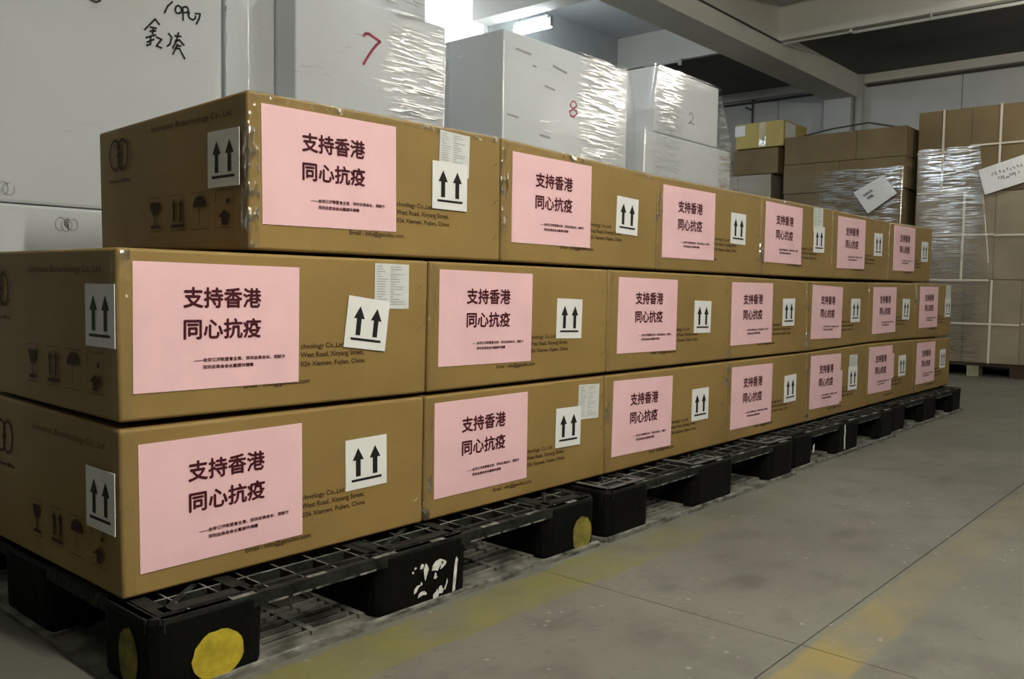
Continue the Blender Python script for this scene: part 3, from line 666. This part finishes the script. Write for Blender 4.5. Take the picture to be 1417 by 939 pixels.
def stamp(cx, cz, seed):
    rn = random.Random(seed); out = []
    for k in range(3):
        a0 = rn.uniform(0, 6.28); out.append([(cx+(k-1)*.022+.020*math.cos(a0+j*.55), cz+.026*math.sin(a0+j*.55)*rn.uniform(.8,1.1)) for j in range(11)])
    return out
strokes('stamp_print', stamp(.272, 1.095, 1)+stamp(.497, .978, 2), M['faintink'], WY-.0015, t, .0025)
strokes('stamp_print', [[(.488,.992),(.505,.996)],[(.488,.984),(.505,.988)],[(.488,.978),(.503,.966),(.503,.982)]], M['marker'], WY-.0015, t, .003)
film_shell([(-.040, loop(-.915,1.18,WY-.012,WY+1.41)), (3.1, loop(-.915,1.18,WY-.012,WY+1.41))], 0, 'stretch_film', t, M['film1'])
q = MB(); rn = random.Random(5); q.tube([P(1.174+rn.uniform(-.002,.002), WY-.016, .95+.06*k) for k in range(18)], .0022, 6); q.build('glint_strand', M['edge_glint'], t, smooth=True)  # white strand added to stand for the highlight along the film edge
# load 2 (7)
skid(1.25, 2.56, WY, WY+1.4, 'dark pallet under the white load with the red seven')
t = thing('wrapped_load', 'white wrapped load with a red 7, second from the left', 'box stack', P(1.9, WY+.7, -.045), g1)
for z0_, z1_ in ((-.045, 1.07), (1.07, 2.19)):
    cbox(t, M['white'], 1.54, 2.53, WY, WY+.70, z0_, z1_); cbox(t, M['white'], 1.27, 1.54, WY+.16, WY+.70, z0_, z1_)
    cbox(t, M['white'], 1.27, 1.90, WY+.70, WY+1.4, z0_, z1_); cbox(t, M['white'], 1.90, 2.53, WY+.70, WY+1.4, z0_, z1_)
cbox(t, M['white'], 1.27, 2.49, WY+.12, WY+.9, 2.19, 3.05)
strokes('number_7', [[(1.948,2.015),(1.962,2.030),(1.985,2.033),(2.057,2.010),(2.030,1.985),(2.004,1.955),(1.975,1.915),(1.949,1.875)]], M['redmarker'], WY-.0015, t, .014)
film_shell([(-.040, loop(1.26,2.545,WY-.014,WY+1.42)), (2.20, loop(1.26,2.545,WY-.014,WY+1.42)), (2.26, loop(1.26,2.52,WY+.08,WY+1.3)), (3.05, loop(1.26,2.50,WY+.10,WY+.93))], 0, 'stretch_film', t, M['film2'])
# load 3 (8)
skid(2.98, 4.45, WY, WY+1.4, 'dark pallet in front of the glowing lamp, under the red eight load')
t = thing('wrapped_load', 'white wrapped load with a red 8, in front of the glowing lamp', 'box stack', P(3.7, WY+.7, -.045), g1)
for z0_, z1_ in ((-.045, 1.13), (1.13, 2.30)):
    cbox(t, M['white'], 3.006, 4.33, WY, WY+.7, z0_, z1_)
    cbox(t, M['white'], 3.006, 3.66, WY+.7, WY+1.4, z0_, z1_); cbox(t, M['white'], 3.66, 4.33, WY+.7, WY+1.4, z0_, z1_)
strokes('number_8', [[(3.712,1.983),(3.682,1.980),(3.662,1.952),(3.696,1.933),(3.735,1.960),(3.712,1.983)],[(3.696,1.933),(3.655,1.912),(3.665,1.888),(3.700,1.883),(3.738,1.905),(3.730,1.926),(3.696,1.933)]], M['redmarker'], WY-.0015, t, .011)
strokes('faint_print', [[(3.12,2.20),(3.26,2.195)],[(3.28,2.13),(3.31,2.13)],[(3.48,2.17),(3.62,2.15)],[(3.40,2.03),(3.50,2.02)],[(3.36,1.72),(3.46,1.715)],[(3.05,1.80),(3.15,1.795)]], M['faintink'], WY-.0015, t, .012)
film_shell([(-.040, loop(2.99,4.46,WY-.014,WY+1.42)), (2.0, loop(2.99,4.42,WY-.014,WY+1.42)), (2.31, loop(2.99,4.345,WY-.012,WY+1.42))], 0, 'stretch_film', t, M['film3'])
# load 4 (2)
skid(4.55, 5.9, WY, WY+1.4, 'dark pallet under the rightmost white load with slanting film')
t = thing('wrapped_load', 'rightmost white wrapped load with a small 2, slanting film on its right side', 'box stack', P(5.2, WY+.7, -.045), g1)
cbox(t, M['white'], 4.56, 5.23, WY, WY+1.4, -.045, 1.0); cbox(t, M['white'], 5.23, 5.90, WY, WY+1.4, -.045, 1.0)
cbox(t, M['white'], 4.56, 5.90, WY, WY+1.4, 1.0, 1.93)
cbox(t, M['white'], 4.69, 5.66, WY, WY+1.3, 1.93, 2.415)
strokes('number_2', [[(5.18,2.128),(5.205,2.148),(5.235,2.145),(5.256,2.121),(5.225,2.09),(5.183,2.062),(5.22,2.075),(5.267,2.066)]], M['faintink'], WY-.0015, t, .009)
film_shell([(-.040, loop(4.55,5.93,WY-.014,WY+1.42)), (1.60, loop(4.55,5.94,WY-.014,WY+1.42)), (1.99, loop(4.56,5.90,WY-.014,WY+1.42)), (2.425, loop(4.68,5.665,WY-.012,WY+1.32))], 0, 'stretch_film', t, M['film4'])

# ------------------------------------------------------------------ brown loads at the far end
def straps(parent, x, y0, y1, verts=(), hors=()):
    for (yy_, z0_, z1_) in verts:
        q = MB(); q.box(x-.014, x-.008, yy_-.012, yy_+.012, z0_, z1_); q.build('strap', M['strap'], parent)
    for (zz, a, b_) in hors:
        q = MB(); q.box(x-.017, x-.011, a, b_, zz-.010, zz+.010); q.build('strap', M['strap'], parent)
X3 = 10.40
skid(X3+.02, X3+1.5, -1.05, 1.33, 'dark wooden pallet with one pale block under the tall strapped brown load', lightblock=1)
t = thing('strapped_load', 'tall brown carton load with white straps and film at the right edge', 'box stack', P(X3+.7, .15, -.045), 'brown carton loads at the far end')
b13 = [1.35, .76, .16, -.44, -1.04]
for z0_, z1_, mt in ((-.045, .935, 'kraft_far2'), (1.96, 2.95, 'kraft_far')):
    for a, c_ in zip(b13[:-1], b13[1:]): cbox(t, M[mt], X3, X3+1.45, c_, a, z0_, z1_)
for a, c_ in ((1.35, .47), (.47, -.40), (-.40, -1.04)): cbox(t, M['kraft_far2'], X3, X3+1.45, c_, a, .935, 1.96)
straps(t, X3, -1.0, 1.35, [(1.06,1.96,2.95),(.45,1.96,2.95),(-.15,1.96,2.95),(.80,.94,1.96),(.05,.94,1.96),(.47,-.04,.935),(-.15,-.04,.935)],
       [(2.45,1.35,.76),(2.50,.76,-1.04),(1.97,1.33,.76),(1.46,1.35,.47),(1.45,.47,-.4),(.93,1.35,.5),(.42,1.35,.17),(.43,.15,-1.0)])
fl = film_shell([(-.040, [(X3-.01,1.36),(X3-.01,.46),(X3+.5,.44),(X3+.5,1.36)]), (1.2, [(X3-.012,1.36),(X3-.012,.50),(X3+.5,.48),(X3+.5,1.36)]), (2.50, [(X3-.012,1.36),(X3-.012,.66),(X3+.5,.64),(X3+.5,1.36)])], 0, 'stretch_film', t, M['film_far'], amp=.003)
def paper_x(x, pts, parent, name='paper_sheet'):
    q = MB(); fr = [P(x, a, b_) for a, b_ in pts]; bk = [p+Vector((.002,0,0)) for p in fr]
    q.add(fr+bk, [(0,1,2,3),(7,6,5,4),(0,4,5,1),(1,5,6,2),(2,6,7,3),(3,7,4,0)]); return q.build(name, M['paper'], parent)
pp = paper_x(X3-.055, [(.655,2.205),(.575,1.915),(.06,2.07),(.14,2.36)], t); pp['label'] = 'white handwritten paper'
def scrib(x, cy, cz, wy, wz, rot, seed, parent, mt, rows=2):
    rn = random.Random(seed); q = MB()
    for r in range(rows):
        n = 9
        for k in range(n):
            u = (k/(n-1)-.5)*wy*(1-.35*r); v = -r*wz*1.5
            pts = []
            for j in range(4):
                a = u+rn.uniform(-.012,.012); b_ = v+rn.uniform(-.5,.5)*wz
                pts.append(P(x, cy-(a*math.cos(rot)-b_*math.sin(rot)), cz+a*math.sin(rot)+b_*math.cos(rot)))
            q.tube(pts, .0035, 4)
    return q.build('handwriting', mt, parent)
scrib(X3-.058, .36, 2.19, .30, .05, .29, 4, pp, M['greyink'])
X2 = 10.2
skid(X2, X2+1.4, 1.5, 2.95, 'dark wooden pallet under the middle brown wrapped load at the far end')
t = thing('wrapped_load', 'brown film wrapped load with tilted white paper, left of the strapped load', 'box stack', P(X2+.7, 2.2, -.045), 'brown carton loads at the far end')
yb2 = [2.95, 2.45, 1.95, 1.46]
for z0_, z1_, mt in ((-.045,.7,'kraft_far'),(.7,1.40,'kraft_far'),(1.40,2.04,'kraft_far')):
    for a, c_ in zip(yb2[:-1], yb2[1:]): cbox(t, M[mt], X2, X2+1.4, c_, a, z0_, z1_)
for a, c_ in ((2.955,2.22),(2.22,1.42)): cbox(t, M['kraft_far'], X2-.02, X2+1.4, c_, a, 2.04, 2.42)
for a, c_ in ((2.955,2.02),(2.02,1.42)): cbox(t, M['kraft_far'], X2-.01, X2+1.4, c_, a, 2.42, 2.785)
film_shell([(-.040, loop(X2-.012,X2+1.42,1.44,2.96)), (2.3, loop(X2-.03,X2+1.42,1.41,2.965))], 0, 'stretch_film', t, M['film_far2'], amp=.003)
pp = paper_x(X2-.075, [(2.007,2.006),(1.819,1.737),(1.485,1.967),(1.655,2.196)], t); pp['label'] = 'white paper, tilted'
scrib(X2-.078, 1.83, 1.99, .10, .04, .55, 9, pp, M['greyink'], 2)
q = MB(); q.tube([P(X2+.1,2.75,2.80), P(X2+.15,2.4,2.86), P(X2+.2,1.95,2.90), P(X2+.25,1.55,2.80)], .008, 6)
tag(q.build('loose_cord', M['darkpipe']), 'dark loose cord lying over the middle brown load', 'cord')
skid(X2, X2+1.2, 3.0+.12, 4.05, 'dark wooden pallet under the brown load that carries the yellow carton')
t = thing('brown_load', 'narrow brown carton load beside the white stack, below the yellow carton', 'box stack', P(X2+.6, 3.6, -.045), 'brown carton loads at the far end')
for z0_, z1_ in ((-.045,.8),(.8,1.6),(1.6,2.33)): cbox(t, M['kraft_far2'], X2, X2+1.1, 3.14, 3.62, z0_, z1_); cbox(t, M['kraft_far2'], X2, X2+1.1, 3.62, 4.03, z0_, z1_)
cbox(t, M['kraft_far'], X2+.01, X2+1.1, 3.05, 3.70, 2.335, 2.68)
film_shell([(-.040, loop(X2-.01,X2+1.12,3.13,4.04)), (2.33, loop(X2-.01,X2+1.12,3.13,4.04))], 0, 'stretch_film', t, M['film_far2'], amp=.003)
t = thing('yellow_carton', 'yellow taped carton with white corner labels on top of the narrow brown load', 'box', P(X2+.3, 3.3, 2.68))
cbox(t, M['yellowbox'], X2-.01, X2+.75, 2.975, 3.66, 2.685, 3.03, 'carton_board', bevel=.012)
q = MB(); q.box(X2-.016, X2-.010, 3.52, 3.67, 2.86, 3.00); q.build('corner_label', M['paper'], t)
q = MB(); q.box(X2+.05, X2+.35, 2.968, 2.974, 2.76, 3.00); q.build('corner_label', M['paper'], t)
q = MB(); q.box(X2-.013, X2-.011, 3.22, 3.32, 2.70, 3.02); q.build('tape', M['tape'], t)
